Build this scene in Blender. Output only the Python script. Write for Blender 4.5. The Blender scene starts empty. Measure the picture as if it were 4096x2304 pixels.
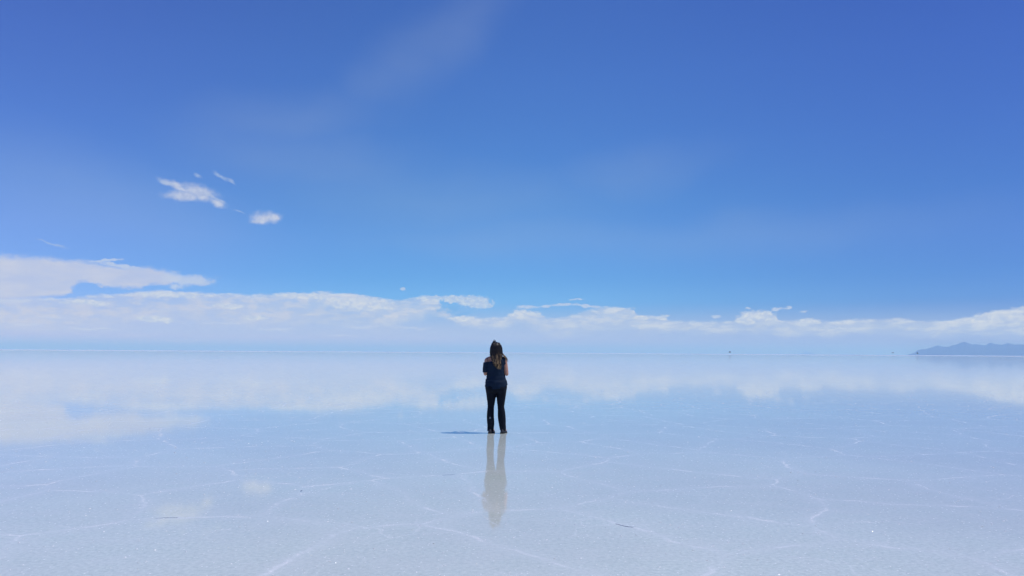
import bpy, bmesh, math, random
from mathutils import Vector, Matrix, noise as mnoise

random.seed(7)
SC = bpy.context.scene
COL = SC.collection
R = math.radians

# ------------------------------------------------------------------ camera
F = 3100.0                       # focal length in photo pixels (photo is 4096 x 2304)
CAMH = 1.45
pitch = math.atan(258.0 / F)
roll = math.atan(0.0063)
fwd = Vector((0, math.cos(pitch), math.sin(pitch)))
up0 = Vector((0, -math.sin(pitch), math.cos(pitch)))
X0 = Vector((1, 0, 0))
right = X0 * math.cos(roll) + up0 * math.sin(roll)
upv = -X0 * math.sin(roll) + up0 * math.cos(roll)
cam = bpy.data.cameras.new('camera')
cam.sensor_width = 36.0
cam.lens = 36.0 * F / 4096.0
cam.clip_start = 0.1
cam.clip_end = 600000.0
camo = bpy.data.objects.new('camera', cam)
COL.objects.link(camo)
camo.matrix_world = Matrix(((right.x, upv.x, -fwd.x, 0), (right.y, upv.y, -fwd.y, 0),
                            (right.z, upv.z, -fwd.z, CAMH), (0, 0, 0, 1)))
SC.camera = camo
SC.view_settings.view_transform = 'Standard'
SC.view_settings.look = 'None'
SC.view_settings.exposure = 0.0
SC.view_settings.gamma = 1.0
SC.cycles.use_denoising = True
SC.cycles.volume_bounces = 1
SC.cycles.max_bounces = 6
SC.cycles.sample_clamp_indirect = 4.0


def ray(px, py):
    v = right * ((px - 2048) / F) - upv * ((py - 1152) / F) + fwd
    return v.normalized()


def azel(px, py):
    v = ray(px, py)
    return math.degrees(math.atan2(v.x, v.y)), math.degrees(math.asin(v.z))


def ground(px, py):
    v = ray(px, py)
    t = -CAMH / v.z
    return Vector((v.x * t, v.y * t, 0))


# ------------------------------------------------------------------ node helper
class E:
    nt = None

    def __init__(self, s):
        self.s = s

    @staticmethod
    def m(op, *a):
        n = E.nt.nodes.new('ShaderNodeMath')
        n.operation = op
        for i, x in enumerate(a):
            if isinstance(x, E):
                E.nt.links.new(x.s, n.inputs[i])
            else:
                n.inputs[i].default_value = x
        return E(n.outputs[0])

    def __add__(s, o): return E.m('ADD', s, o)
    __radd__ = __add__
    def __sub__(s, o): return E.m('SUBTRACT', s, o)
    def __rsub__(s, o): return E.m('SUBTRACT', o, s)
    def __mul__(s, o): return E.m('MULTIPLY', s, o)
    __rmul__ = __mul__
    def __truediv__(s, o): return E.m('DIVIDE', s, o)
    def max(s, o): return E.m('MAXIMUM', s, o)
    def min(s, o): return E.m('MINIMUM', s, o)
    def pow(s, o): return E.m('POWER', s, o)
    def abs(s): return E.m('ABSOLUTE', s)

    def clamp(s):
        return E.m('MINIMUM', E.m('MAXIMUM', s, 0.0), 1.0)

    def step(s, a, b, lo=0.0, hi=1.0):
        n = E.nt.nodes.new('ShaderNodeMapRange')
        n.interpolation_type = 'SMOOTHSTEP'
        E.nt.links.new(s.s, n.inputs[0])
        n.inputs[1].default_value = a; n.inputs[2].default_value = b
        n.inputs[3].default_value = lo; n.inputs[4].default_value = hi
        return E(n.outputs[0])


def vec(x, y, z=0.0):
    n = E.nt.nodes.new('ShaderNodeCombineXYZ')
    for i, a in enumerate((x, y, z)):
        if isinstance(a, E): E.nt.links.new(a.s, n.inputs[i])
        else: n.inputs[i].default_value = a
    return E(n.outputs[0])


def tnoise(v, scale, detail=4, rough=0.55, sc=None, dist=0.0, off=(0, 0, 0), rot=0.0):
    mp = E.nt.nodes.new('ShaderNodeMapping')
    E.nt.links.new(v.s, mp.inputs['Vector'])
    mp.inputs['Location'].default_value = off
    mp.inputs['Rotation'].default_value = (0, 0, rot)
    mp.inputs['Scale'].default_value = sc or (1, 1, 1)
    n = E.nt.nodes.new('ShaderNodeTexNoise')
    E.nt.links.new(mp.outputs[0], n.inputs['Vector'])
    n.inputs['Scale'].default_value = scale
    n.inputs['Detail'].default_value = detail
    n.inputs['Roughness'].default_value = rough
    n.inputs['Distortion'].default_value = dist
    return E(n.outputs['Fac'] if 'Fac' in n.outputs else n.outputs[0])


def curve(s, pts, lo, hi, vlo, vhi):
    """piecewise curve value(s); s mapped lo..hi -> 0..1"""
    n = E.nt.nodes.new('ShaderNodeFloatCurve')
    c = n.mapping.curves[0]
    P = sorted(((a - lo) / (hi - lo), (b - vlo) / (vhi - vlo)) for a, b in pts)
    while len(c.points) < len(P):
        c.points.new(0.5, 0.5)
    for q, (a, b) in zip(c.points, P):
        q.location = (a, b)
        q.handle_type = 'VECTOR'
    n.mapping.use_clip = False
    n.mapping.update()
    f = (s - lo) / (hi - lo)
    E.nt.links.new(f.clamp().s, n.inputs['Value'])
    return E(n.outputs[0]) * (vhi - vlo) + vlo


def mixc(f, a, b):
    n = E.nt.nodes.new('ShaderNodeMix')
    n.data_type = 'RGBA'
    n.clamp_factor = True
    if isinstance(f, E): E.nt.links.new(f.s, n.inputs[0])
    else: n.inputs[0].default_value = f
    for i, x in ((6, a), (7, b)):
        if isinstance(x, E): E.nt.links.new(x.s, n.inputs[i])
        else: n.inputs[i].default_value = (*x, 1) if len(x) == 3 else x
    return E(n.outputs[2])


def lin(r, g, b):
    f = lambda c: (c / 255 / 12.92) if c / 255 <= 0.04045 else ((c / 255 + 0.055) / 1.055) ** 2.4
    return (f(r), f(g), f(b))


# ------------------------------------------------------------------ world
SUN_EL, SUN_AZ = R(60.5), R(92.0)
SKY_STRENGTH = 0.12
W = bpy.data.worlds.new('World')
SC.world = W
W.use_nodes = True
nt = W.node_tree
nt.nodes.clear()
E.nt = nt
tc = nt.nodes.new('ShaderNodeTexCoord')
sep = nt.nodes.new('ShaderNodeSeparateXYZ')
nt.links.new(tc.outputs['Generated'], sep.inputs[0])
dx, dy, dz = (E(sep.outputs[i]) for i in range(3))
DEG = 180 / math.pi
az = E.m('ARCTAN2', dx, dy) * DEG
el = E.m('ARCSINE', dz.min(1.0).max(-1.0)) * DEG

sky = nt.nodes.new('ShaderNodeTexSky')
sky.sky_type = 'NISHITA'
sky.sun_disc = False
sky.sun_elevation = SUN_EL
sky.sun_rotation = SUN_AZ
sky.altitude = 3650
sky.air_density = 1.0
sky.dust_density = 0.3
sky.ozone_density = 1.5

# colour response of the sky by elevation (multiplies the physical sky)
GAIN = [(0.0, (1, 1, 1)), (1.0, (1, 1, 1))]
#GAIN_BEGIN
GAIN = [(0.0, (0.371, 0.543, 0.961)), (0.0278, (0.408, 0.629, 0.939)), (0.0444, (0.464, 0.739, 1.012)), (0.0611, (0.455, 0.758, 1.049)), (0.0889, (0.54, 0.84, 1.14)), (0.1222, (0.528, 0.874, 1.206)), (0.1667, (0.556, 0.891, 1.313)), (0.2222, (0.576, 0.891, 1.402)), (0.2889, (0.567, 0.847, 1.426)), (0.4444, (0.491, 0.774, 1.395)), (0.6667, (0.381, 0.602, 1.209)), (1.0, (0.301, 0.493, 1.055))]
#GAIN_END
ramp = nt.nodes.new('ShaderNodeValToRGB')
cr = ramp.color_ramp
cr.interpolation = 'LINEAR'
while len(cr.elements) < len(GAIN):
    cr.elements.new(0.5)
for e_, (p, c) in zip(cr.elements, GAIN):
    e_.position = p
    e_.color = (*[x / 4.0 for x in c], 1)
nt.links.new((el / 90.0).clamp().s, ramp.inputs[0])


def colour(r, g, b_):
    n = nt.nodes.new('ShaderNodeCombineColor')
    for i, a in enumerate((r, g, b_)):
        if isinstance(a, E): nt.links.new(a.s, n.inputs[i])
        else: n.inputs[i].default_value = a
    return E(n.outputs[0])


def mulc(a, b_):
    n = nt.nodes.new('ShaderNodeMix')
    n.data_type = 'RGBA'; n.blend_type = 'MULTIPLY'; n.clamp_result = False
    n.inputs[0].default_value = 1.0
    for i, x in ((6, a), (7, b_)):
        if isinstance(x, E): nt.links.new(x.s, n.inputs[i])
        else: n.inputs[i].default_value = (*x, 1)
    return E(n.outputs[2])


skyc = mulc(E(sky.outputs[0]), E(ramp.outputs[0]))
skyc = mulc(skyc, (4.0 * SKY_STRENGTH,) * 3)
ar = az.step(-4.0, 38.0)
al = az.step(-6.0, -36.0)
skyc = mulc(skyc, colour(1.0 - ar * 0.27 + al * 0.12, 1.0 - ar * 0.33 - al * 0.05, 1.0 - ar * 0.20 + al * 0.05))

P0 = vec(az, el)


def PX(pts, lift=0.0):
    """pixels of the full picture at 2576 wide -> azimuth/elevation points"""
    out = []
    for x, y in pts:
        a, e = azel(x * 1.59, y * 1.59)
        out.append((a, e + lift))
    return out


LAST = [None]


def after_last(v):
    # ties a branch to the one before it so the shader compiler keeps few values alive at once
    if LAST[0] is None: return v
    n = nt.nodes.new('ShaderNodeVectorMath'); n.operation = 'MULTIPLY_ADD'
    nt.links.new(LAST[0].s, n.inputs[0])
    n.inputs[1].default_value = (1e-9, 1e-9, 1e-9)
    nt.links.new(v.s, n.inputs[2])
    return E(n.outputs[0])


def blobs(v, lst):
    acc = None
    for (x, y, rx, ry, rot) in lst:
        a, e = azel(x * 1.59, y * 1.59)
        k = 1.59 / 54.1
        mp = nt.nodes.new('ShaderNodeMapping')
        mp.vector_type = 'TEXTURE'
        nt.links.new(after_last(v).s, mp.inputs['Vector'])
        mp.inputs['Location'].default_value = (a, e, 0)
        mp.inputs['Rotation'].default_value = (0, 0, R(rot))
        mp.inputs['Scale'].default_value = (rx * k, ry * k, 1)
        ln = nt.nodes.new('ShaderNodeVectorMath'); ln.operation = 'LENGTH'
        nt.links.new(mp.outputs[0], ln.inputs[0])
        d = 1.0 - E(ln.outputs['Value'])
        acc = d if acc is None else acc.max(d)
        LAST[0] = acc
    return acc


#CLOUDS_BEGIN
# thin high veil (cirrus), broad and faint
vw = vec(az + (tnoise(P0, 0.12, 3, 0.5, off=(1, 2, 0)) - 0.5) * 6.0, el + (tnoise(P0, 0.12, 3, 0.5, off=(7, 2, 0)) - 0.5) * 3.5)
veil = blobs(vw, [(1080, 120, 420, 120, 38), (740, 300, 360, 110, 8), (800, 410, 480, 130, -6), (1100, 510, 620, 130, 0),
                  (1600, 430, 330, 90, 8), (1900, 590, 700, 80, 2), (1330, 600, 600, 80, 0), (250, 480, 500, 160, -8)]).step(0.0, 1.0)
vn = tnoise(P0, 0.16, 5, 0.55, sc=(0.5, 1.4, 1), rot=R(-24), dist=0.5).step(0.28, 0.72)
vn2 = tnoise(P0, 0.7, 4, 0.6, sc=(0.3, 1.5, 1), rot=R(-26), dist=0.3)
veilf = veil * (0.72 + 0.28 * vn) * (vn2 * 0.5 + 0.75)
skyc = mixc(veilf * az.step(-2, 24, 0.15, 0.10), skyc, lin(166, 186, 212))
# pale milky air towards the left of the view
leftm = az.step(-12.0, -38.0) * el.step(15.0, 1.0)
skyc = mixc(leftm * 0.30, skyc, lin(160, 182, 232))
# far white air low over the salt
lowf = el.step(3.9, 1.2)
lown = tnoise(P0, 0.35, 5, 0.6, sc=(0.35, 1.6, 1))
lowcol = mixc(az.step(-30, 34), lin(184, 198, 230), lin(168, 191, 228))
skyc = mixc(lowf * (0.72 + 0.25 * lown), skyc, lowcol)

# warped coordinates give the clouds their ragged edges
w1 = tnoise(P0, 0.9, 5, 0.62, sc=(0.7, 1.3, 1), off=(3, 7, 0)) - 0.5
w2 = tnoise(P0, 3.4, 4, 0.6, sc=(0.8, 1.2, 1), off=(11, 2, 0)) - 0.5
w3 = tnoise(P0, 0.9, 5, 0.62, sc=(0.7, 1.3, 1), off=(31, 17, 0)) - 0.5
elw = el + w1 * 0.55 + w2 * 0.28
azw = az + w3 * 2.2 + w2 * 0.5
Pw = vec(azw, elw)
bil = tnoise(P0, 1.6, 6, 0.62, sc=(0.55, 1.5, 1), off=(5, 1, 0))       # inner shading of clouds
bil2 = tnoise(P0, 0.5, 4, 0.6, sc=(0.4, 1.8, 1), off=(2, 9, 0))

AL, AH = -36.0, 36.0
top = PX([(-60, 745), (130, 748), (215, 742), (300, 733), (400, 727), (520, 733), (650, 738), (800, 731),
          (880, 735), (940, 742), (985, 752), (1040, 747), (1080, 748), (1110, 764), (1150, 788), (1200, 797),
          (1262, 797), (1276, 786), (1320, 779), (1362, 790), (1400, 800), (1430, 790), (1480, 776), (1545, 768),
          (1595, 772), (1606, 786), (1655, 794), (1680, 803), (1750, 806), (1845, 806), (1858, 793),
          (1880, 785), (1915, 781), (1945, 788), (1965, 802), (2010, 804), (2050, 798), (2070, 807),
          (2150, 800), (2240, 799), (2330, 806), (2390, 803), (2420, 794), (2450, 788), (2480, 786),
          (2530, 777), (2600, 772)])
topc = curve(azw, top, AL, AH, 0.0, 8.0)
dep = topc - elw                       # degrees below the cloud top
band = dep.step(0.0, 0.22)
# thickness: the bank is solid near its top and thins into the pale air below
thick = dep.step(3.0, 0.15)
solid = curve(azw, [(azel(x * 1.59, 1250)[0], v) for x, v in
              ((-60, 1.8), (250, 1.9), (450, 1.9), (600, 2.0), (960, 2.1), (1060, 1.4), (1120, 0.7), (1250, 0.8), (1330, 1.0), (1480, 1.5),
               (1590, 1.45), (1700, 0.75), (1840, 0.85), (1900, 1.3), (2000, 1.0), (2200, 0.85), (2400, 1.0), (2600, 1.7))], AL, AH, 0.0, 3.0)
thick2 = ((dep + w1 * 0.9) / solid).step(1.45, 0.70)
cwhite = mixc(az.step(-30, 10), lin(202, 207, 226), lin(204, 213, 229))
cshade = mixc(az.step(-30, 30), lin(186, 199, 227), lin(178, 197, 227))
lit = (bil.step(0.38, 0.62) * 0.6 + bil2.step(0.35, 0.65) * 0.4)
cc = mixc(lit, cshade, cwhite)
crest = dep.step(0.50, 0.04) * bil.step(0.44, 0.54)
cc = mixc(crest * 0.7, cc, lin(214, 221, 233))
bandf = band * thick2 * (0.55 + 0.45 * lit)
skyc = mixc(bandf * 0.92, skyc, cc)

# long bank at the upper left
ta = PX([(-60, 632), (0, 637), (100, 641), (200, 650), (262, 660), (300, 667), (380, 667), (420, 677),
         (450, 690), (470, 701), (500, 702), (530, 706), (545, 716), (600, 716), (2576, 716)])
ba = PX([(-60, 760), (100, 755), (170, 742), (190, 716), (235, 711), (245, 722), (300, 727), (345, 731),
         (365, 724), (380, 716), (420, 722), (440, 716), (450, 706), (480, 716), (505, 722), (535, 716), (548, 712),
         (600, 700), (2576, 700)])
tac = curve(azw, ta, AL, AH, 0.0, 14.0)
bac = curve(azw, ba, AL, AH, 0.0, 14.0)
el2 = el + w1 * 0.55 + w2 * 0.34 + (tnoise(P0, 8.0, 4, 0.6, sc=(0.7, 1.2, 1)) - 0.5) * 0.22
bank = (tac - el2).step(-0.05, 0.45) * (el2 - bac).step(-0.05, 0.30)
lit2 = tnoise(P0, 0.45, 5, 0.6, sc=(0.45, 1.3, 1), off=(8, 4, 0)).step(0.35, 0.65)
cb = mixc(lit2, lin(184, 197, 228), lin(203, 208, 226))
cb = mixc((tac - el2).step(0.5, 0.1) * 0.5, cb, lin(190, 204, 232))
skyc = mixc(bank * 0.93, skyc, cb)

# hand-placed puffs in the horizon band (white heads standing out)
puffs = blobs(Pw, [(1315, 790, 52, 14, 0), (1195, 760, 66, 20, -4), (1140, 752, 50, 11, 0), (1085, 752, 50, 10, 0), (1165, 803, 42, 11, 0),
                   (1905, 796, 52, 18, 0), (1878, 806, 30, 14, 0), (1665, 800, 15, 9, 0), (1622, 799, 20, 7, 0),
                   (2040, 808, 42, 9, 0), (2545, 787, 80, 13, 10), (2475, 800, 60, 12, 8), (385, 802, 44, 9, -4),
                   (215, 762, 52, 10, 0), (1024, 727, 11, 5, 0), (640, 800, 36, 7, 0), (580, 770, 40, 8, 0),
                   (905, 765, 120, 22, -3), (760, 745, 90, 10, 0), (430, 742, 90, 9, 0)])
pn = tnoise(P0, 4.0, 5, 0.6, off=(4, 4, 0)) - 0.5
pf = (puffs + pn * 1.1 + w1 * 0.5).step(0.04, 0.50)
pc = mixc(tnoise(P0, 3.0, 5, 0.6, sc=(0.8, 1.2, 1), off=(9, 3, 0)).step(0.4, 0.6), lin(188, 203, 228), lin(212, 219, 230))
skyc = mixc(pf * 0.72, skyc, pc)
# blue gaps
gaps = blobs(Pw, [(1132, 778, 30, 11, 0), (1165, 790, 40, 5, 10)])
skyc = mixc((gaps + w2 * 0.8).step(0.0, 0.5) * 0.6, skyc, lin(125, 178, 230))

# thin arch and small fair-weather shreds
thin = blobs(Pw, [(492, 704, 58, 15, -3), (448, 702, 46, 20, -8), (440, 722, 22, 8, 0), (300, 668, 60, 6, -8), (265, 655, 44, 5, 10), (1330, 773, 28, 6, 0), (1370, 770, 34, 4, 6), (1420, 766, 44, 5, 2), (1480, 770, 50, 5, -6),
                  (1453, 752, 17, 3, 0), (1803, 797, 14, 4, 0), (1950, 779, 24, 5, 8), (1985, 774, 14, 6, 8),
                  (2020, 784, 12, 3, 8), (1885, 776, 10, 3, 0)])
tf = (thin + pn * 0.7).step(0.0, 0.7)
skyc = mixc(tf * 0.8, skyc, lin(192, 206, 231))
far_small = blobs(Pw, [(130, 797, 50, 4, 0), (240, 827, 60, 4, 0), (560, 813, 70, 4, 0), (690, 829, 80, 4, 0), (60, 815, 40, 4, 0),
                       (450, 858, 90, 3, 0), (860, 845, 60, 3, 0), (330, 845, 50, 3, 0), (1040, 826, 60, 5, 0), (900, 822, 60, 6, 0)])
skyc = mixc((far_small + pn * 1.2).step(0.0, 0.8) * 0.35, skyc, lin(205, 214, 234))

# the small clouds high at the left
e3 = el + (tnoise(P0, 1.3, 5, 0.55, sc=(1, 1.2, 1), off=(2, 2, 0)) - 0.5) * 0.5
a3 = az + (tnoise(P0, 1.3, 5, 0.55, sc=(1, 1.2, 1), off=(22, 2, 0)) - 0.5) * 0.7
P3 = vec(a3, e3)
small = blobs(P3, [(497, 482, 56, 19, -10), (465, 493, 52, 14, 4), (448, 471, 46, 11, -22), (510, 495, 24, 12, -30),
                   (668, 548, 40, 19, 5), (655, 557, 28, 10, 0), (690, 545, 16, 10, -25), (546, 512, 24, 10, -18)])
sn = tnoise(P0, 2.2, 5, 0.6, sc=(1, 1.4, 1), rot=R(-20), off=(6, 6, 0)) - 0.5
sf = (small + sn * 0.75).step(-0.16, 0.85)
skyc = mixc(sf * 0.92, skyc, mixc(tnoise(P0, 1.5, 4, 0.6, off=(1, 5, 0)).step(0.35, 0.65), lin(176, 190, 222), lin(200, 208, 228)))
wisp = blobs(P3, [(556, 444, 24, 6, -28), (582, 456, 20, 5, -32), (603, 533, 20, 3, -12), (500, 441, 14, 7, -20),
                  (540, 498, 40, 5, -25), (418, 458, 26, 8, -20), (130, 612, 44, 3, -14)])
wf = (wisp + sn * 0.8).step(-0.05, 0.9)
skyc = mixc(wf * 0.55, skyc, lin(178, 196, 226))
#CLOUDS_END
# the world is the sky above the haze box: take out the light that the haze itself adds on the way
HAZE_D, HAZE_TOP, HAZE_S = 4.6e-5, 740.0, (0.345, 0.515, 0.80)
HAZE_EXT = (2.46e-5, 3.05e-5, 4.6e-5)
inv = (el.max(0.3) * (math.pi / 180)).pow(-1.0)
TT = [E.m('EXPONENT', inv * (-x * HAZE_TOP)).max(0.35) for x in HAZE_EXT]
sc_ = nt.nodes.new('ShaderNodeSeparateColor')
nt.links.new(skyc.s, sc_.inputs[0])
ch = [((E(sc_.outputs[i]) - (1.0 - TT[i]) * HAZE_S[i]) / TT[i]).max(0.03) for i in range(3)]
skyc = colour(*ch)


bg = nt.nodes.new('ShaderNodeBackground')
nt.links.new(skyc.s, bg.inputs['Color'])
bg.inputs['Strength'].default_value = 1.0
wo = nt.nodes.new('ShaderNodeOutputWorld')
nt.links.new(bg.outputs[0], wo.inputs['Surface'])

# ------------------------------------------------------------------ sun
sl = bpy.data.lights.new('sun', 'SUN')
sl.energy = 3.0
sl.angle = R(0.53)
sl.color = (1.0, 0.965, 0.91)
so = bpy.data.objects.new('sun', sl)
COL.objects.link(so)
sd = Vector((math.cos(SUN_EL) * math.sin(SUN_AZ), math.cos(SUN_EL) * math.cos(SUN_AZ), math.sin(SUN_EL)))
so.rotation_euler = sd.to_track_quat('Z', 'Y').to_euler()
so.location = (30, 0, 60)


# ------------------------------------------------------------------ builders
def tag(o, label=None, cat=None, group=None, kind=None):
    if label: o['label'] = label
    if cat: o['category'] = cat
    if group: o['group'] = group
    if kind: o['kind'] = kind
    return o


def link(name, me, mat, parent=None, smooth=True):
    o = bpy.data.objects.new(name, me)
    COL.objects.link(o)
    if mat:
        me.materials.clear()
        me.materials.append(mat)
    if smooth:
        me.polygons.foreach_set('use_smooth', [True] * len(me.polygons))
    if parent: o.parent = parent
    return o


def from_bm(name, bm, mat, parent=None, smooth=True):
    me = bpy.data.meshes.new(name)
    bmesh.ops.recalc_face_normals(bm, faces=bm.faces[:])
    bm.to_mesh(me); bm.free()
    return link(name, me, mat, parent, smooth)


def loft(bm, rings, n=28, cap=True):
    """rings: (cx, cy, z, rx, ry) or with a list of points"""
    rows = []
    for r in rings:
        cx, cy, z, rx, ry = r
        rows.append([bm.verts.new((cx + rx * math.cos(2 * math.pi * i / n), cy + ry * math.sin(2 * math.pi * i / n), z)) for i in range(n)])
    for a, b in zip(rows, rows[1:]):
        for i in range(n):
            bm.faces.new((a[i], a[(i + 1) % n], b[(i + 1) % n], b[i]))
    if cap:
        bm.faces.new(list(reversed(rows[0]))); bm.faces.new(rows[-1])
    return rows


def tube(bm, pts, rads, n=10, cap=True):
    rows = []
    prev = None
    for i, p in enumerate(pts):
        p = Vector(p)
        t = (Vector(pts[min(i + 1, len(pts) - 1)]) - Vector(pts[max(i - 1, 0)])).normalized()
        if prev is None:
            a = t.orthogonal().normalized()
        else:
            a = (prev - t * prev.dot(t))
            a = a.normalized() if a.length > 1e-6 else t.orthogonal().normalized()
        prev = a
        b = t.cross(a)
        r = rads[i] if isinstance(rads, (list, tuple)) else rads
        rows.append([bm.verts.new(p + (a * math.cos(2 * math.pi * k / n) + b * math.sin(2 * math.pi * k / n)) * r) for k in range(n)])
    for a, b in zip(rows, rows[1:]):
        for k in range(n):
            bm.faces.new((a[k], a[(k + 1) % n], b[(k + 1) % n], b[k]))
    if cap:
        bm.faces.new(list(reversed(rows[0]))); bm.faces.new(rows[-1])


def ell(bm, c, r, rot=None, sub=3):
    M = Matrix.Translation(Vector(c)) @ (rot.to_4x4() if rot else Matrix.Identity(4)) @ Matrix.Diagonal((*r, 1))
    bmesh.ops.create_icosphere(bm, subdivisions=sub, radius=1.0, matrix=M)


def limb(bm, pts, rads, n=16):
    for p, r in zip(pts, rads):
        ell(bm, p, (r, r, r), sub=2)
    tube(bm, pts, rads, n)


def box(bm, x0, x1, y0, y1, z0, z1, bev=0.0):
    M = Matrix.Translation(((x0 + x1) / 2, (y0 + y1) / 2, (z0 + z1) / 2)) @ Matrix.Diagonal((x1 - x0, y1 - y0, z1 - z0, 1))
    r = bmesh.ops.create_cube(bm, size=1.0, matrix=M)
    if bev:
        es = list({e for v in r['verts'] for e in v.link_edges})
        bmesh.ops.bevel(bm, geom=es, offset=bev, segments=2, affect='EDGES', profile=0.5)


def remeshed(bm, voxel, smooth_iter=4, fac=0.6):
    """union of everything in bm as one continuous skin"""
    me = bpy.data.meshes.new('tmp')
    bmesh.ops.recalc_face_normals(bm, faces=bm.faces[:])
    bm.to_mesh(me); bm.free()
    o = bpy.data.objects.new('tmp', me)
    COL.objects.link(o)
    m = o.modifiers.new('r', 'REMESH'); m.mode = 'VOXEL'; m.voxel_size = voxel; m.use_smooth_shade = True
    s = o.modifiers.new('s', 'SMOOTH'); s.factor = fac; s.iterations = smooth_iter
    bpy.context.view_layer.update()
    dg = bpy.context.evaluated_depsgraph_get()
    out = bpy.data.meshes.new_from_object(o.evaluated_get(dg))
    bpy.data.objects.remove(o)
    bpy.data.meshes.remove(me)
    return out


def new_mat(name):
    m = bpy.data.materials.new(name)
    m.use_nodes = True
    E.nt = m.node_tree
    b = m.node_tree.nodes['Principled BSDF']
    return m, b


def cset(b, key, v):
    s = b.inputs[key]
    if isinstance(v, E): E.nt.links.new(v.s, s)
    elif hasattr(v, '__len__'): s.default_value = (*v, 1) if len(v) == 3 else v
    else: s.default_value = v


def objco():
    n = E.nt.nodes.new('ShaderNodeTexCoord')
    return E(n.outputs['Object'])


def sepxyz(v):
    n = E.nt.nodes.new('ShaderNodeSeparateXYZ')
    E.nt.links.new(v.s, n.inputs[0])
    return [E(n.outputs[i]) for i in range(3)]


def bump(b, h, strength, dist):
    n = E.nt.nodes.new('ShaderNodeBump')
    n.inputs['Strength'].default_value = strength
    n.inputs['Distance'].default_value = dist
    E.nt.links.new(h.s, n.inputs['Height'])
    E.nt.links.new(n.outputs[0], b.inputs['Normal'])


# ------------------------------------------------------------------ salt flat
def voronoi(v, scale, feature='DISTANCE_TO_EDGE', rnd=1.0):
    n = E.nt.nodes.new('ShaderNodeTexVoronoi')
    n.feature = feature
    n.voronoi_dimensions = '2D'
    E.nt.links.new(v.s, n.inputs['Vector'])
    n.inputs['Scale'].default_value = scale
    n.inputs['Randomness'].default_value = rnd
    return n


salt, b = new_mat('wet_salt')
P = objco()
x_, y_, z_ = sepxyz(P)
wx = tnoise(P, 0.9, 3, 0.5) - 0.5
wy = tnoise(P, 0.9, 3, 0.5, off=(40, 3, 0)) - 0.5
fx = tnoise(P, 6.0, 3, 0.6, off=(7, 3, 0)) - 0.5
fy = tnoise(P, 6.0, 3, 0.6, off=(17, 33, 0)) - 0.5
Pc = vec(x_ + wx * 0.45 + fx * 0.10, y_ + wy * 0.45 + fy * 0.10)
edge = E(voronoi(Pc, 0.62).outputs['Distance'])          # metres-scale salt polygons
width_n = tnoise(P, 2.5, 3, 0.6, off=(3, 20, 0))
ridge = edge.step(0.022, 0.004) * width_n.step(0.44, 0.64, 0.10, 0.85)
halo = edge.step(0.11, 0.0)
edge2 = E(voronoi(vec(x_ + wx * 0.9 + fx * 0.15, y_ + wy * 0.9 + fy * 0.15), 1.7).outputs['Distance'])
ridge2 = edge2.step(0.03, 0.0) * tnoise(P, 0.8, 3, 0.6, off=(9, 9, 0)).step(0.50, 0.66)
crack = (E(voronoi(Pc, 0.62).outputs['Distance'])).step(0.0085, 0.004) * tnoise(P, 1.6, 2, 0.5, off=(50, 1, 0)).step(0.675, 0.70)
# crystals standing proud of the film of water
sv = voronoi(P, 26.0, 'F1')
sd_ = E(sv.outputs['Distance'])
srnd = sepxyz(E(sv.outputs['Color']))
speck = sd_.step(0.24, 0.14) * srnd[0].step(0.93, 0.96)
sv2 = voronoi(P, 70.0, 'F1')
s2 = E(sv2.outputs['Distance']).step(0.36, 0.2) * sepxyz(E(sv2.outputs['Color']))[0].step(0.72, 0.8)
grain = tnoise(P, 28.0, 4, 0.7)
patch = tnoise(P, 0.35, 4, 0.55, off=(5, 5, 0))
mott = tnoise(P, 3.2, 4, 0.6, off=(15, 5, 0))
dryn = tnoise(P, 0.004, 4, 0.6, sc=(0.3, 1, 1))
rad = (x_ * x_ + y_ * y_).pow(0.5)
dry = (rad + dryn * 1500.0).step(1900.0, 2900.0)          # far side of the flat is dry crust
proud = (ridge * 0.42 + ridge2 * 0.26 + speck * 0.5 + s2 * 0.20).clamp()
base = mixc((grain - 0.5) * 2.8 + 0.5, lin(192, 205, 196), lin(222, 233, 223))
base = mixc(patch.step(0.3, 0.7) * 0.30, base, lin(188, 192, 190))
base = mixc(mott.step(0.35, 0.7) * 0.18, base, lin(226, 227, 224))
base = mixc(halo * 0.12, base, lin(236, 237, 236))
base = mixc(proud, base, lin(243, 244, 244))
base = mixc(dry * 0.75, base, lin(240, 246, 252))
base = mixc(crack * 0.85, base, lin(70, 78, 88))
cset(b, 'Base Color', base)
wetrough = 0.024 + 0.04 * patch
cset(b, 'Roughness', E.m('MULTIPLY_ADD', proud.max(dry * 0.35), 0.55, wetrough).min(0.7))
cset(b, 'IOR', 1.333)
height = proud * 0.8 + tnoise(P, 5.0, 2, 0.5) * 0.06 - crack * 1.0
bump(b, height, 0.06, 0.004)

bm = bmesh.new()
NS = 96
radii = [0, 1, 2, 3.5, 5, 7, 9, 12, 16, 22, 30, 45, 70, 110, 180, 300, 500, 900, 1600, 3000, 6000, 12000, 24000, 48000, 90000, 150000]
rows = []
c0 = bm.verts.new((0, 0, 0))
for r_ in radii[1:]:
    rows.append([bm.verts.new((r_ * math.sin(2 * math.pi * i / NS), r_ * math.cos(2 * math.pi * i / NS), 0)) for i in range(NS)])
for i in range(NS):
    bm.faces.new((c0, rows[0][(i + 1) % NS], rows[0][i]))
for a_, b_ in zip(rows, rows[1:]):
    for i in range(NS):
        bm.faces.new((a_[i], a_[(i + 1) % NS], b_[(i + 1) % NS], b_[i]))
g = from_bm('salt_flat', bm, salt, smooth=False)
tag(g, kind='structure')
if g.data.polygons[10].normal.z < 0: g.data.flip_normals()

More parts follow.
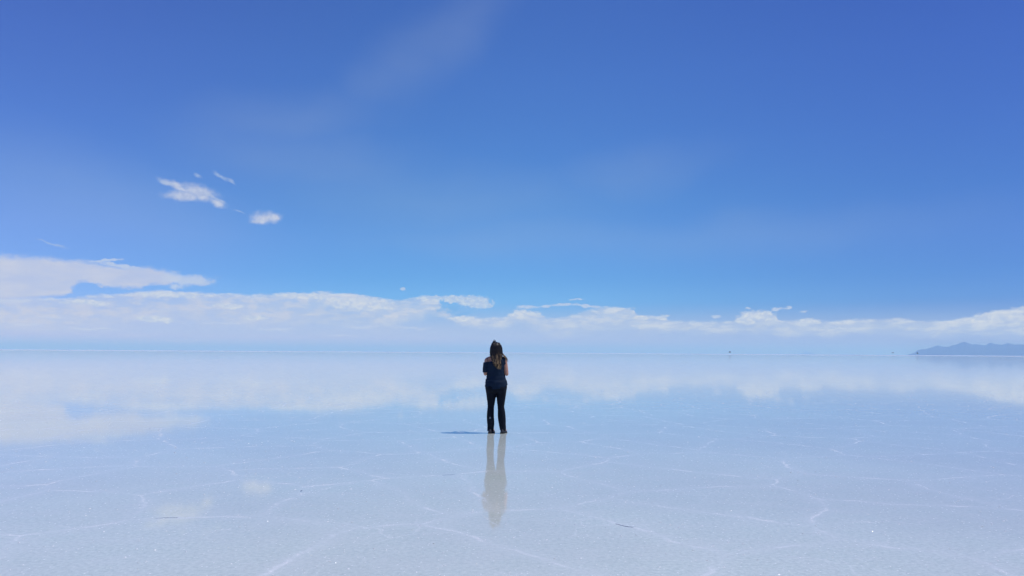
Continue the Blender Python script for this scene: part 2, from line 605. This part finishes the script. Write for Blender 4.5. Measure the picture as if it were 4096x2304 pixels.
# loose salt crystals lying on the crust (light-catching crumbs)
cm, b = new_mat('salt_crystal')
cset(b, 'Base Color', lin(244, 245, 246)); cset(b, 'Roughness', 0.22)
bm = bmesh.new()
rc = random.Random(3)
for i in range(1800):
    d = 4.6 + 26 * rc.random() ** 1.7
    a_ = R(rc.uniform(-36, 36))
    cx, cy = d * math.sin(a_), d * math.cos(a_)
    s_ = rc.uniform(0.002, 0.0055) * (1.0 + 0.05 * d)
    vs = []
    for k in range(6):
        u = [(1, 0, 0), (-1, 0, 0), (0, 1, 0), (0, -1, 0), (0, 0, 1), (0, 0, -1)][k]
        vs.append(Vector(u) * s_ * rc.uniform(0.6, 1.3))
    q = Matrix.Rotation(rc.uniform(0, 6), 3, 'Z') @ Matrix.Rotation(rc.uniform(-.5, .5), 3, 'X')
    vs = [bm.verts.new(q @ Vector((v.x * 1.7, v.y, v.z * 0.5)) + Vector((cx, cy, s_ * 0.15))) for v in vs]
    for t in ((0, 2, 4), (2, 1, 4), (1, 3, 4), (3, 0, 4), (2, 0, 5), (1, 2, 5), (3, 1, 5), (0, 3, 5)):
        bm.faces.new([vs[j] for j in t])
o = from_bm('salt_crystals', bm, cm, smooth=False)
tag(o, 'loose white salt crystals scattered over the wet salt crust', 'salt', kind='stuff')

# ------------------------------------------------------------------ mountains
mm, b = new_mat('desert_rock')
P = objco()
cset(b, 'Base Color', mixc(tnoise(P, 0.0012, 6, 0.65), lin(38, 38, 38), lin(66, 62, 58)))
cset(b, 'Roughness', 0.95)


def range_mesh(name, pts, dist, depth, step_px, seed):
    """pts: (photo x, crest height in photo px above the horizon)"""
    def crest(x):
        for (a, ha), (c, hc) in zip(pts, pts[1:]):
            if a <= x <= c:
                t = (x - a) / (c - a)
                return ha + (hc - ha) * t
        return 0
    bm = bmesh.new()
    rows = []
    n = int((pts[-1][0] - pts[0][0]) / step_px)
    M = 22
    for i in range(n + 1):
        px = pts[0][0] + (pts[-1][0] - pts[0][0]) * i / n
        u = ray(px, 1410); u = Vector((u.x, u.y, 0)).normalized()
        H = crest(px) / F * dist / 1.0
        row = []
        for j in range(M + 1):
            s_ = -1 + 2 * j / M
            dd = dist + s_ * depth
            q = u * dd
            prof = (1 - abs(s_)) ** 1.15
            nz = mnoise.fractal(Vector((q.x / 2600, q.y / 2600, seed)), 0.9, 2.1, 5)
            h = H * prof * (1 + 0.55 * nz * (abs(s_) > 0.01) * min(1, abs(s_) * 4)) + (H * 0.05 * nz if abs(s_) < 0.01 else 0)
            edge_ = abs(s_) > 0.999
            row.append(bm.verts.new((q.x, q.y, -8 if edge_ else max(h, -4))))
        rows.append(row)
    for a, c in zip(rows, rows[1:]):
        for j in range(M):
            bm.faces.new((a[j], c[j], c[j + 1], a[j + 1]))
    o = from_bm(name, bm, mm)
    if sum(p.normal.z for p in o.data.polygons) < 0: o.data.flip_normals()
    tag(o, kind='structure')
    return o


mp_ = [(690, 318), (735, 282), (800, 270), (870, 270), (1000, 237), (1090, 212), (1170, 230), (1280, 235),
       (1340, 210), (1400, 205), (1480, 175), (1560, 158), (1620, 180), (1690, 200), (1750, 192), (1830, 205), (1910, 217),
       (1950, 200), (2000, 175), (2070, 200), (2210, 215), (2310, 192), (2400, 213), (2576, 213), (2800, 190), (3100, 225), (3500, 240), (4000, 330)]
cr_ = []
for X, Y in mp_:
    hor = 353 + X / 2576 * 19
    cr_.append((3500 + X / 4.322, max((hor - Y) / 4.322, 0.2)))
cr_.insert(0, (3628, 0.1))
range_mesh('mountains', cr_, 42000, 6000, 2.5, 3.3)
range_mesh('island_hill', [(3190, 0.1), (3205, 3.5), (3215, 8), (3225, 11.0), (3235, 10.5), (3245, 8), (3256, 3), (3268, 0.1)], 95000, 2500, 2.5, 8.8)


# ------------------------------------------------------------------ far vehicles
def simple(name, col, rough=0.5, metal=0.0, var=0.0):
    m, b = new_mat(name)
    if var:
        n = tnoise(objco(), 9.0, 4, 0.6)
        cset(b, 'Base Color', mixc(n, [c * (1 - var) for c in col], [min(1, c * (1 + var)) for c in col]))
    else:
        cset(b, 'Base Color', col)
    cset(b, 'Roughness', rough); cset(b, 'Metallic', metal)
    return m


paint = simple('dark_paint', (0.012, 0.014, 0.02), 0.35)
glass = simple('dark_glass', (0.01, 0.012, 0.016), 0.08)
rubber = simple('tyre_rubber', (0.012, 0.012, 0.013), 0.8)


def make_car(loc, yaw, label, group, group_cat='car', load=0.0):
    root = bpy.data.objects.new('parked_car', None)
    COL.objects.link(root)
    root.location = loc; root.rotation_euler = (0, 0, yaw)
    tag(root, label, group_cat, group)
    bm = bmesh.new()
    prof = [(-2.3, 0.55), (-2.32, 1.0), (-2.25, 1.12), (-1.15, 1.22), (-0.55, 1.86), (2.1, 1.92), (2.28, 1.15), (2.32, 0.55)]
    for s_ in (-1,):
        L = [bm.verts.new((x, -0.92 + (0.12 if z > 1.3 else 0), z)) for x, z in prof]
        Q = [bm.verts.new((x, 0.92 - (0.12 if z > 1.3 else 0), z)) for x, z in prof]
    n = len(prof)
    for i in range(n):
        j = (i + 1) % n
        bm.faces.new((L[i], L[j], Q[j], Q[i]))
    bm.faces.new(L); bm.faces.new(list(reversed(Q)))
    bmesh.ops.bevel(bm, geom=bm.edges[:], offset=0.05, segments=2, affect='EDGES')
    from_bm('body', bm, paint, root)
    for s_ in (-1, 1):
        for x0, x1 in ((-0.75, 0.15), (0.22, 1.05), (1.12, 1.95)):
            bm = bmesh.new()
            y = s_ * 0.905
            vs = [bm.verts.new(v) for v in ((x0 - 0.05, y, 1.25), (x1, y, 1.25), (x1, s_ * 0.815, 1.76), (x0 + (0.32 if x0 < 0 else 0), s_ * 0.815, 1.76))]
            bm.faces.new(vs)
            from_bm('window', bm, glass, root, smooth=False)
    for x in (-1.45, 1.4):
        for s_ in (-1, 1):
            bm = bmesh.new()
            bmesh.ops.create_cone(bm, segments=20, radius1=0.38, radius2=0.38, depth=0.24, cap_ends=True,
                                  matrix=Matrix.Translation((x, s_ * 0.86, 0.38)) @ Matrix.Rotation(R(90), 4, 'X'))
            bmesh.ops.bevel(bm, geom=bm.edges[:], offset=0.03, segments=1, affect='EDGES')
            from_bm('wheel', bm, rubber, root)
    bm = bmesh.new()
    box(bm, -0.3, 1.9, -0.7, 0.7, 1.96, 2.02, 0.01)
    if load: box(bm, 0.0, 1.7, -0.6, 0.6, 2.03, 2.03 + load, 0.08)
    from_bm('roof_rack', bm, paint, root)
    return root


def copy_tree(o, parent=None):
    c = o.copy(); COL.objects.link(c)
    if parent: c.parent = parent
    for ch in list(o.children): copy_tree(ch, c)
    return c


def far_at(px, dist, above):
    """point at that bearing whose picture height is `above` photo px over the true horizon"""
    u = ray(px, 1410); u = Vector((u.x, u.y, 0)).normalized()
    return Vector((u.x * dist, u.y * dist, CAMH + above / F * dist))


G = 'vehicles far out on the salt flat'
#CARS_BEGIN
car1 = make_car(far_at(2919, 1450, 4.6), R(50), 'dark four wheel drive alone on the horizon, nearest to the standing woman', G, load=0.35)
for args in [(3669.5, 1500, 4.2, 70, 'dark four wheel drive in front of the left foot of the blue mountains'),
             (3568.5, 3300, 6.6, 2, 'left car of the two dark cars nose to tail left of the mountains'),
             (3574.0, 3330, 6.6, 178, 'right car of the two dark cars nose to tail left of the mountains')]:
    c = copy_tree(car1)
    c.location = far_at(args[0], args[1], args[2]); c.rotation_euler = (0, 0, R(args[3]))
    c['label'] = args[4]
#CARS_END

# ------------------------------------------------------------------ the woman
skin, b = new_mat('skin')
P = objco()
cset(b, 'Base Color', mixc(tnoise(P, 30, 3, 0.5), (0.46, 0.225, 0.145), (0.54, 0.28, 0.19)))
cset(b, 'Roughness', 0.5)
cset(b, 'Subsurface Weight', 0.12); b.inputs['Subsurface Radius'].default_value = (0.012, 0.005, 0.003)
b.inputs['Subsurface Scale'].default_value = 0.5

fabric, b = new_mat('navy_jersey')
P = objco()
cset(b, 'Base Color', mixc(tnoise(P, 60, 4, 0.7), (0.003, 0.012, 0.030), (0.006, 0.020, 0.046)))
cset(b, 'Roughness', 0.75)
b.inputs['Specular IOR Level'].default_value = 0.2
bump(b, tnoise(P, 22, 4, 0.6, sc=(1, 1, 0.6)), 0.35, 0.006)

denim, b = new_mat('black_trouser_cloth')
P = objco()
px_, py_, pz_ = sepxyz(P)
spl = tnoise(P, 55, 4, 0.7)
near = (((px_ + 0.108).abs() / 0.022).pow(2.0) + ((pz_ - 0.27).abs() / 0.055).pow(2.0)).step(1.2, 0.1)
splash = (spl + near * 0.22).step(0.76, 0.80) * near.step(0.02, 0.2)
dust = tnoise(P, 18, 5, 0.7).step(0.5, 0.75) * pz_.step(0.35, 0.05) * 0.10
bc = mixc(tnoise(P, 60, 4, 0.7), (0.0018, 0.0038, 0.009), (0.0035, 0.007, 0.015))
b.inputs['Specular IOR Level'].default_value = 0.2
bc = mixc(dust, bc, lin(150, 155, 165))
cset(b, 'Base Color', mixc(splash, bc, lin(190, 195, 200)))
cset(b, 'Roughness', 0.8)
bump(b, tnoise(P, 16, 4, 0.6, sc=(1, 1, 0.8)), 0.35, 0.008)

hairm, b = new_mat('curly_hair')
P = objco()
px_, py_, pz_ = sepxyz(P)
hn = tnoise(P, 26, 3, 0.7, sc=(1.5, 1, 0.8))
hn2 = tnoise(P, 9, 3, 0.6, off=(3, 0, 1))
tip = (pz_ + (hn2 - 0.5) * 0.22).step(1.47, 1.27)
tip = (tip + px_.step(0.10, 0.16) * 0.8).clamp()
light = tip * hn.step(0.47, 0.62)
hc = mixc(light, mixc(tip * 0.6, (0.017, 0.012, 0.012), (0.040, 0.023, 0.013)), (0.66, 0.42, 0.20))
cset(b, 'Base Color', hc)
cset(b, 'Roughness', 0.42)

shoem = simple('shoe_leather', (0.028, 0.026, 0.032), 0.55, var=0.3)
solem = simple('shoe_sole', (0.010, 0.010, 0.012), 0.8)
blackp = simple('black_plastic', (0.006, 0.006, 0.008), 0.25)
strapm = simple('strap_cloth', (0.006, 0.006, 0.010), 0.7)
silver = simple('silver_inlay', (0.55, 0.55, 0.56), 0.3, metal=0.6)
eyem, b = new_mat('eye')
cset(b, 'Base Color', (0.75, 0.74, 0.72)); cset(b, 'Roughness', 0.15)
irism = simple('iris', (0.05, 0.025, 0.012), 0.15)

#BODY_BEGIN
bm = bmesh.new()
loft(bm, [(0, 0, .80, .13, .085), (0, 0, .86, .155, .105), (0, 0, .93, .158, .108), (-.004, 0, 1.04, .125, .088), (-.006, .003, 1.13, .138, .098),
          (-.006, .005, 1.22, .150, .102), (-.006, .0, 1.29, .152, .085), (-.006, -.005, 1.335, .125, .068), (-.006, -.005, 1.37, .075, .055)])
limb(bm, [(-.006, -.012, 1.34), (-.008, -.008, 1.40), (-.010, .004, 1.47)], [.062, .053, .052])
limb(bm, [(-.012, -.008, 1.375), (-.10, -.006, 1.348), (-.172, 0, 1.312)], [.044, .040, .044])
limb(bm, [(-.012, -.008, 1.375), (.08, -.006, 1.352), (.138, 0, 1.318)], [.044, .040, .044])
HC = Vector((-.010, .008, 1.530))
ell(bm, HC + Vector((0, -.010, .012)), (.074, .090, .088))                     # cranium
ell(bm, HC + Vector((0, .022, -.030)), (.060, .066, .080))                     # face
ell(bm, HC + Vector((0, .052, -.088)), (.026, .026, .022))                     # chin
ell(bm, HC + Vector((0, .090, -.018)), (.009, .016, .022), sub=2)              # nose bridge
ell(bm, HC + Vector((0, .098, -.034)), (.014, .013, .010), sub=2)              # nose tip
ell(bm, HC + Vector((0, .084, -.064)), (.022, .008, .005), sub=2)              # upper lip
ell(bm, HC + Vector((0, .083, -.072)), (.019, .008, .005), sub=2)              # lower lip
for s_ in (-1, 1):
    ell(bm, HC + Vector((s_ * .073, -.004, -.022)), (.008, .017, .030), Matrix.Rotation(s_ * .3, 3, 'Z'), 2)   # ear
    ell(bm, HC + Vector((s_ * .030, .078, .006)), (.018, .010, .006), sub=2)   # brow
    ell(bm, HC + Vector((s_ * .034, .066, -.032)), (.022, .016, .020), sub=2)  # cheek


def arm(sh, el_, wr, side):
    sh, el_, wr = Vector(sh), Vector(el_), Vector(wr)
    limb(bm, [sh, sh.lerp(el_, .45), el_], [.044, .043, .036])
    limb(bm, [el_, el_.lerp(wr, .3), wr], [.037, .036, .025])
    d = (wr - el_).normalized()
    inw = Vector((-side, 0, 0)); inw = (inw - d * inw.dot(d)).normalized()      # palm faces inward
    upw = inw.cross(d) * (1 if inw.cross(d).z > 0 else -1)                      # thumb side
    pc = wr + d * .045
    rot = Matrix((upw, inw, d)).transposed()
    ell(bm, pc, (.038, .016, .050), rot)
    tube(bm, [wr, wr + d * .03], [.024, .022], 12)
    for k, L in enumerate((.070, .078, .073, .058)):
        b0 = wr + d * .080 + upw * (.030 - .0205 * k)
        p1 = b0 + d * L * .45 + inw * .006
        p2 = p1 + (d * .75 + inw * .65).normalized() * L * .32
        p3 = p2 + (d * .25 + inw * .97).normalized() * L * .26
        limb(bm, [b0 - d * .02, b0, p1, p2, p3], [.0088, .0088, .0082, .0076, .0066], 10)
    t0 = wr + d * .028 + upw * .026
    t1 = t0 + (upw * .7 + d * .6 + inw * .25).normalized() * .036
    t2 = t1 + (upw * .25 + d * .85 + inw * .4).normalized() * .028
    limb(bm, [t0, t1, t2], [.013, .0105, .0085], 10)


arm((-.176, 0, 1.308), (-.198, -.012, 1.066), (-.095, .215, 1.165), -1)
arm((.144, 0, 1.316), (.184, -.018, 1.064), (.085, .215, 1.170), 1)
for hx, kx, ax in ((-.085, -.095, -.098), (.080, .085, .122)):
    limb(bm, [(hx, 0, .84), (hx, .004, .66), (kx, .006, .47)], [.083, .070, .047])
    limb(bm, [(kx, .006, .47), (kx, -.006, .34), (ax, 0, .09)], [.046, .047, .033])
    limb(bm, [(ax, 0, .07), (ax + .03, .09, .045), (ax + .05, .15, .035)], [.035, .032, .022])
body = link('person', remeshed(bm, .0045, 3, .5), skin)
for p in body.data.polygons: pass
#BODY_END
base_pt = ground(1984, 1733)
body.location = base_pt
tag(body, 'woman seen from behind on wet salt, long curly hair, navy off-shoulder shirt, black flared trousers', 'person')

for s_ in (-1, 1):
    bm = bmesh.new(); ell(bm, HC + Vector((s_ * .031, .068, -.010)), (.0125, .0125, .0115), sub=2)
    ey = from_bm('eye', bm, eyem, body)
    bm = bmesh.new(); ell(bm, HC + Vector((s_ * .031, .0775, -.010)), (.0055, .0035, .0055), sub=2)
    from_bm('iris', bm, irism, ey)

# trousers
bm = bmesh.new()
loft(bm, [(-.100, .012, .035, .058, .072), (-.099, .008, .09, .060, .070), (-.095, .004, .15, .063, .068), (-.099, 0, .22, .067, .067), (-.104, 0, .288, .066, .066),
          (-.103, -.002, .36, .064, .064), (-.100, 0, .425, .061, .061), (-.095, .004, .48, .060, .060), (-.092, .003, .56, .070, .072), (-.092, 0, .63, .081, .084),
          (-.092, 0, .69, .088, .096), (-.094, 0, .76, .098, .108), (-.09, 0, .82, .10, .108)])
loft(bm, [(.126, .014, .050, .054, .072), (.121, .008, .10, .059, .070), (.114, .004, .15, .062, .068), (.107, 0, .22, .069, .068), (.101, 0, .288, .072, .068),
          (.097, -.002, .36, .069, .066), (.092, 0, .425, .064, .063), (.084, .004, .48, .062, .062), (.084, .003, .56, .072, .074), (.086, 0, .63, .081, .085),
          (.088, 0, .69, .087, .097), (.088, 0, .76, .096, .108), (.085, 0, .82, .10, .108)])
loft(bm, [(-.003, 0, .715, .150, .085), (-.004, -.004, .76, .188, .108), (-.004, -.006, .81, .198, .118), (-.004, -.004, .86, .196, .120), (-.004, 0, .93, .178, .118), (-.004, 0, 1.0, .150, .103)])
for s_ in (-1, 1):
    ell(bm, (-.003 + s_ * .085, -.058, .80), (.088, .072, .088))
me = remeshed(bm, .006, 4, .6)
NRM = [v.normal.copy() for v in me.vertices]
for v, n in zip(me.vertices, NRM):
    c = v.co
    lx = -.1 if c.x < 0 else .1
    # knee and hem folds
    k = math.exp(-((c.z - .46) / .05) ** 2) + .8 * math.exp(-((c.z - .12) / .06) ** 2) + .35
    f = math.sin(c.z * 150 + 6 * math.sin(c.x * 30 + c.y * 22)) * .5 + mnoise.noise(Vector((c.x * 22, c.y * 22, c.z * 14)))
    v.co += n * f * .0026 * k
    if abs(c.x + .003) < .02 and c.y < -.04 and c.z > .70:
        v.co.y += .012 * (1 - abs(c.x + .003) / .02)
tr = link('trousers', me, denim, body)
tag(tr, 'black flared trousers with white salt splashes on the left calf')

# shirt
bm = bmesh.new()
loft(bm, [(.000, -.002, .775, .200, .128), (.000, -.002, .80, .203, .132), (.004, -.002, .863, .206, .134), (-.004, -.002, .918, .194, .128), (-.007, 0, .973, .180, .120),
          (-.010, 0, 1.03, .166, .114), (-.012, .002, 1.11, .160, .118), (-.013, .003, 1.19, .166, .122), (-.012, .002, 1.247, .170, .116), (-.010, -.002, 1.29, .168, .100),
          (-.006, -.004, 1.325, .150, .086), (.0, -.005, 1.36, .112, .074), (.0, -.005, 1.39, .080, .066)], 40)
tube(bm, [(-.168, 0, 1.285), (-.180, -.002, 1.25), (-.194, -.006, 1.18), (-.199, -.008, 1.088)], [.052, .058, .054, .050], 20)
ell(bm, (.118, -.002, 1.312), (.054, .062, .062))
tube(bm, [(.100, 0, 1.30), (.135, -.004, 1.24), (.140, -.006, 1.185)], [.05, .052, .030], 20)
me = remeshed(bm, .006, 4, .6)
NRM = [v.normal.copy() for v in me.vertices]
for v, n in zip(me.vertices, NRM):
    c = v.co
    # drape: diagonal folds rising to the right over the lower back, small folds along the left side
    q = c.z - .95 - .28 * (c.x + .05)
    low = max(0, 1 - abs(c.z - .93) / .16)
    f = .0035 * low * math.sin(q * 62 + 2.2 * mnoise.noise(Vector((c.x * 9, c.y * 9, c.z * 5))))
    f += .004 * math.exp(-((c.x + .17) / .04) ** 2) * math.sin(c.z * 120)
    f += .0035 * math.sin((c.x * .8 + c.z) * 60 + 3 * mnoise.noise(c * 8)) * max(0, 1 - abs(c.z - 1.2) / .2) * (1 if c.x > .02 else .35)
    f += .004 * mnoise.noise(Vector((c.x * 14, c.y * 14, c.z * 9)))
    v.co += n * f
bm = bmesh.new(); bm.from_mesh(me)


def interp(x, pts):
    if x <= pts[0][0]: return pts[0][1]
    for (a, fa), (c, fc) in zip(pts, pts[1:]):
        if x <= c: return fa + (fc - fa) * (x - a) / (c - a)
    return pts[-1][1]


neck_line = [(-.26, 1.262), (-.11, 1.283), (-.02, 1.312), (.045, 1.358), (.06, 1.45)]
hem_line = [(-.21, .835), (-.16, .806), (-.05, .792), (.06, .796), (.13, .815), (.18, .850), (.21, .875)]
for f, line, sgn in ((0, neck_line, 1), (1, hem_line, -1)):
    # slide the border vertices onto the line so that the cut is clean, then drop what lies beyond
    dead = [v for v in bm.verts if sgn * (v.co.z - interp(v.co.x, line)) > 0.0045 and (sgn > 0 or v.co.z < .9)]
    bmesh.ops.delete(bm, geom=dead, context='VERTS')
    for v in bm.verts:
        if v.is_boundary:
            t = interp(v.co.x, line)
            if abs(v.co.z - t) < .012: v.co.z = t
bmesh.ops.recalc_face_normals(bm, faces=bm.faces[:])
me2 = bpy.data.meshes.new('top'); bm.to_mesh(me2); bm.free()
tp = link('shirt', me2, fabric, body)
sm = tp.modifiers.new('thick', 'SOLIDIFY'); sm.thickness = .003; sm.offset = 1
tag(tp, 'navy jersey shirt slipped off the left shoulder')

# bra strap over the bare shoulder
bm = bmesh.new()
tube(bm, [(-.158, .060, 1.27), (-.168, .046, 1.325), (-.172, .022, 1.352), (-.172, -.005, 1.3585), (-.171, -.030, 1.348), (-.166, -.055, 1.318), (-.158, -.082, 1.285), (-.152, -.098, 1.262)], .0042, 6)
from_bm('strap', bm, strapm, body)

# hair
HL = [(1.640, -.050, .020), (1.624, -.081, .050), (1.582, -.101, .080), (1.527, -.112, .092), (1.459, -.117, .102), (1.417, -.115, .104), (1.376, -.108, .096), (1.321, -.091, .084),
      (1.266, -.062, .084), (1.211, -.036, .087), (1.163, .012, .086), (1.132, .048, .068)]
HLr = list(reversed(HL))
left_of = lambda z: interp(z, [(a, b_) for a, b_, c in HLr])
right_of = lambda z: interp(z, [(a, c) for a, b_, c in HLr])
back_of = lambda z: interp(z, [(1.10, -.150), (1.25, -.150), (1.35, -.125), (1.42, -.112), (1.50, -.112), (1.56, -.104), (1.60, -.082), (1.63, -.045), (1.645, -.01)])
bm = bmesh.new()
ell(bm, (-.010, -.004, 1.542), (.088, .099, .098))
rings = []
for z in [1.165 + .025 * i for i in range(17)]:
    l, r_ = left_of(z) + .010, right_of(z) - .010
    bk = back_of(z) + .012
    fr = -.055 if z < 1.36 else (-.03 if z < 1.42 else .02)
    if z < 1.3: fr = bk + .035
    rings.append(((l + r_) / 2, (bk + fr) / 2, z, max((r_ - l) / 2, .012), max((fr - bk) / 2, .012)))
loft(bm, rings, 28)
for s_ in (-1, 1):  # side curtains beside the face
    tube(bm, [(-.010 + s_ * .072, .03, 1.585), (-.010 + s_ * .088, .03, 1.53), (-.008 + s_ * .094, .02, 1.46), (-.006 + s_ * .09, .01, 1.40)], [.022, .026, .026, .018], 12)
ell(bm, (-.048, -.012, 1.638), (.030, .034, .020), sub=2)       # twisted knot under the clip
ell(bm, (-.030, -.002, 1.652), (.016, .018, .014), sub=2)
core = remeshed(bm, .006, 3, .6)
bm = bmesh.new(); bm.from_mesh(core)
rh = random.Random(11)


def curl(pts_fn, nseg, r0, amp, wl, ph, length):
    pts, rr = [], []
    for i in range(nseg + 1):
        t = i / nseg
        c = pts_fn(t)
        a_ = amp * min(1, .12 + 1.5 * t)
        w_ = 2 * math.pi * t * length / wl + ph
        pts.append(c + Vector((math.cos(w_) * a_, math.sin(w_) * a_ * .7, 0)))
        rr.append(r0 * (1 - .55 * t ** 3))
    tube(bm, pts, rr, 5)


for i in range(230):
    u = rh.random()
    z0 = rh.uniform(1.50, 1.632)
    z1 = rh.uniform(1.14, 1.40) if rh.random() < .75 else rh.uniform(1.36, 1.46)
    lo_ok = z1
    layer = rh.uniform(-.004, .012)
    jit = rh.uniform(-.006, .006)
    ang0 = (u - .5) * math.pi * 1.05

    def path(t, u=u, z0=z0, z1=z1, layer=layer, jit=jit, ang0=ang0):
        z = z0 + (z1 - z0) * t
        l, r_ = left_of(z) + .004, right_of(z) - .004
        cxm, hw = (l + r_) / 2, (r_ - l) / 2
        x = cxm + math.sin(ang0) * hw
        bk = back_of(z)
        fr = .0 if z > 1.42 else -.055
        if z < 1.30: fr = bk + .04
        y = fr + (bk - fr) * max(0, math.cos(ang0)) - layer
        return Vector((x + jit, y, z))
    length = (z0 - z1)
    curl(path, 44, rh.uniform(.0022, .0042), rh.uniform(.004, .009), rh.uniform(.030, .055), rh.uniform(0, 6.28), length)
# locks blown over the right shoulder
for i in range(26):
    e_ = rh.uniform(.7, 1.05)
    off = Vector((rh.uniform(-.014, .016), rh.uniform(-.03, .03), rh.uniform(-.012, .014)))
    K = [Vector((.070, -.05, 1.50)), Vector((.104, -.045, 1.43)), Vector((.130, -.04, 1.395)), Vector((.158, -.03, 1.365)), Vector((.184, -.015, 1.325)), Vector((.196, .0, 1.275))]

    def path(t, e_=e_, off=off, K=K):
        s_ = t * e_ * (len(K) - 1)
        i0 = min(int(s_), len(K) - 2)
        return K[i0].lerp(K[i0 + 1], s_ - i0) + off * min(1, .3 + t)
    curl(path, 40, rh.uniform(.0018, .0032), rh.uniform(.005, .009), rh.uniform(.028, .042), rh.uniform(0, 6.28), .28)
# flyaways at the outline
for i in range(46):
    z = rh.uniform(1.40, 1.63)
    s_ = rh.choice((-1, 1))
    x = (right_of(z) if s_ > 0 else left_of(z)) - s_ * .012
    y = rh.uniform(-.08, .02)
    L = rh.uniform(.04, .10)
    o1 = s_ * rh.uniform(.008, .02)
    tube(bm, [(x, y, z), (x + o1, y, z - L * .35), (x + o1 * .9, y, z - L * .7), (x + o1 * .3, y, z - L)], .0009, 4)
for i in range(14):
    a0 = rh.uniform(-1, 1)
    tube(bm, [(-.01 + a0 * .06, -.02, 1.63), (-.01 + a0 * .075, -.03, 1.648 - abs(a0) * .012), (-.01 + a0 * .095, -.035, 1.63 - abs(a0) * .02)], .0009, 4)
hr = from_bm('hair', bm, hairm, body)
tag(hr, 'long curly hair, dark at the roots and blond at the ends')

# claw clip on the crown
bm = bmesh.new()
for s_ in (-1, 1):
    for k in range(5):
        yk = -.030 + .013 * k
        tube(bm, [(-.040 + s_ * .004, yk, 1.672), (-.040 + s_ * .017, yk, 1.664), (-.040 + s_ * .022, yk, 1.648), (-.040 + s_ * .016, yk, 1.634)], [.0038, .004, .0035, .002], 6)
    tube(bm, [(-.040 + s_ * .017, -.038, 1.661), (-.040 + s_ * .017, .026, 1.661)], .0045, 8)
tube(bm, [(-.040, -.036, 1.673), (-.040, .026, 1.673)], .0055, 8)
clip = from_bm('hair_clip', bm, blackp, body)
bm = bmesh.new()
for k in range(3): ell(bm, (-.030 + .004 * (k % 2), -.036, 1.664 - .012 * k), (.0045, .003, .0045), sub=1)
from_bm('rhinestone', bm, silver, clip)

# shoes
for hx, yaw, zz in ((-.095, -14, 0), (.124, -16, 0)):
    bm = bmesh.new()
    sec = [(-.075, .026, .050), (-.055, .034, .085), (-.02, .036, .095), (.03, .037, .078), (.08, .042, .058), (.13, .042, .046), (.165, .030, .034), (.178, .012, .022)]
    rows = []
    for yy, hw, hh in sec:
        rows.append([bm.verts.new((hw * math.cos(a_) * (1 if math.sin(a_) < .2 else .92), yy, .016 + max(0, math.sin(a_)) ** .8 * (hh - .016) if math.sin(a_) > 0 else .014)) for a_ in [2 * math.pi * i / 16 for i in range(16)]])
    for a_, c_ in zip(rows, rows[1:]):
        for k in range(16): bm.faces.new((a_[k], a_[(k + 1) % 16], c_[(k + 1) % 16], c_[k]))
    bm.faces.new(rows[0]); bm.faces.new(list(reversed(rows[-1])))
    T = Matrix.Translation((hx, .0, 0)) @ Matrix.Rotation(R(yaw), 4, 'Z')
    bmesh.ops.transform(bm, matrix=T, verts=bm.verts[:])
    ax_ = -.098 if hx < 0 else .122
    loft(bm, [(ax_ + .012, .02, .045, .046, .058), (ax_ + .006, .012, .09, .046, .050), (ax_, .004, .15, .043, .044)], 16)
    sh = from_bm('shoe', bm, shoem, body)
    bm = bmesh.new()
    out = [(yy, hw + .004) for yy, hw, hh in sec]
    ptsL = [(-w, yy) for yy, w in out] ; ptsR = [(w, yy) for yy, w in reversed(out)]
    lo = [bm.verts.new((x, y, .001)) for x, y in ptsL + ptsR]; hi = [bm.verts.new((x, y, .017)) for x, y in ptsL + ptsR]
    n = len(lo)
    for k in range(n): bm.faces.new((lo[k], lo[(k + 1) % n], hi[(k + 1) % n], hi[k]))
    bm.faces.new(lo); bm.faces.new(list(reversed(hi)))
    bmesh.ops.transform(bm, matrix=T, verts=bm.verts[:])
    from_bm('sole', bm, solem, sh, smooth=False)

# ------------------------------------------------------------------ haze
#HAZE_BEGIN
hz, b = new_mat('haze_air')
nt2 = hz.node_tree
for n in list(nt2.nodes):
    if n.type != 'OUTPUT_MATERIAL': nt2.nodes.remove(n)
pv = nt2.nodes.new('ShaderNodeVolumePrincipled')
pv.inputs['Color'].default_value = (0.305, 0.54, 0.91, 1)
pv.inputs['Absorption Color'].default_value = (0.44, 0.558, 0.03, 1)
pv.inputs['Density'].default_value = HAZE_D
pv.inputs['Anisotropy'].default_value = 0.0
out = [n for n in nt2.nodes if n.type == 'OUTPUT_MATERIAL'][0]
nt2.links.new(pv.outputs[0], out.inputs['Volume'])
bm = bmesh.new()
box(bm, -152000, 152000, -152000, 152000, -10, HAZE_TOP)
hzo = from_bm('haze', bm, hz, smooth=False)
tag(hzo, 'pale bluish air over the whole salt flat', 'haze', kind='stuff')
#HAZE_END
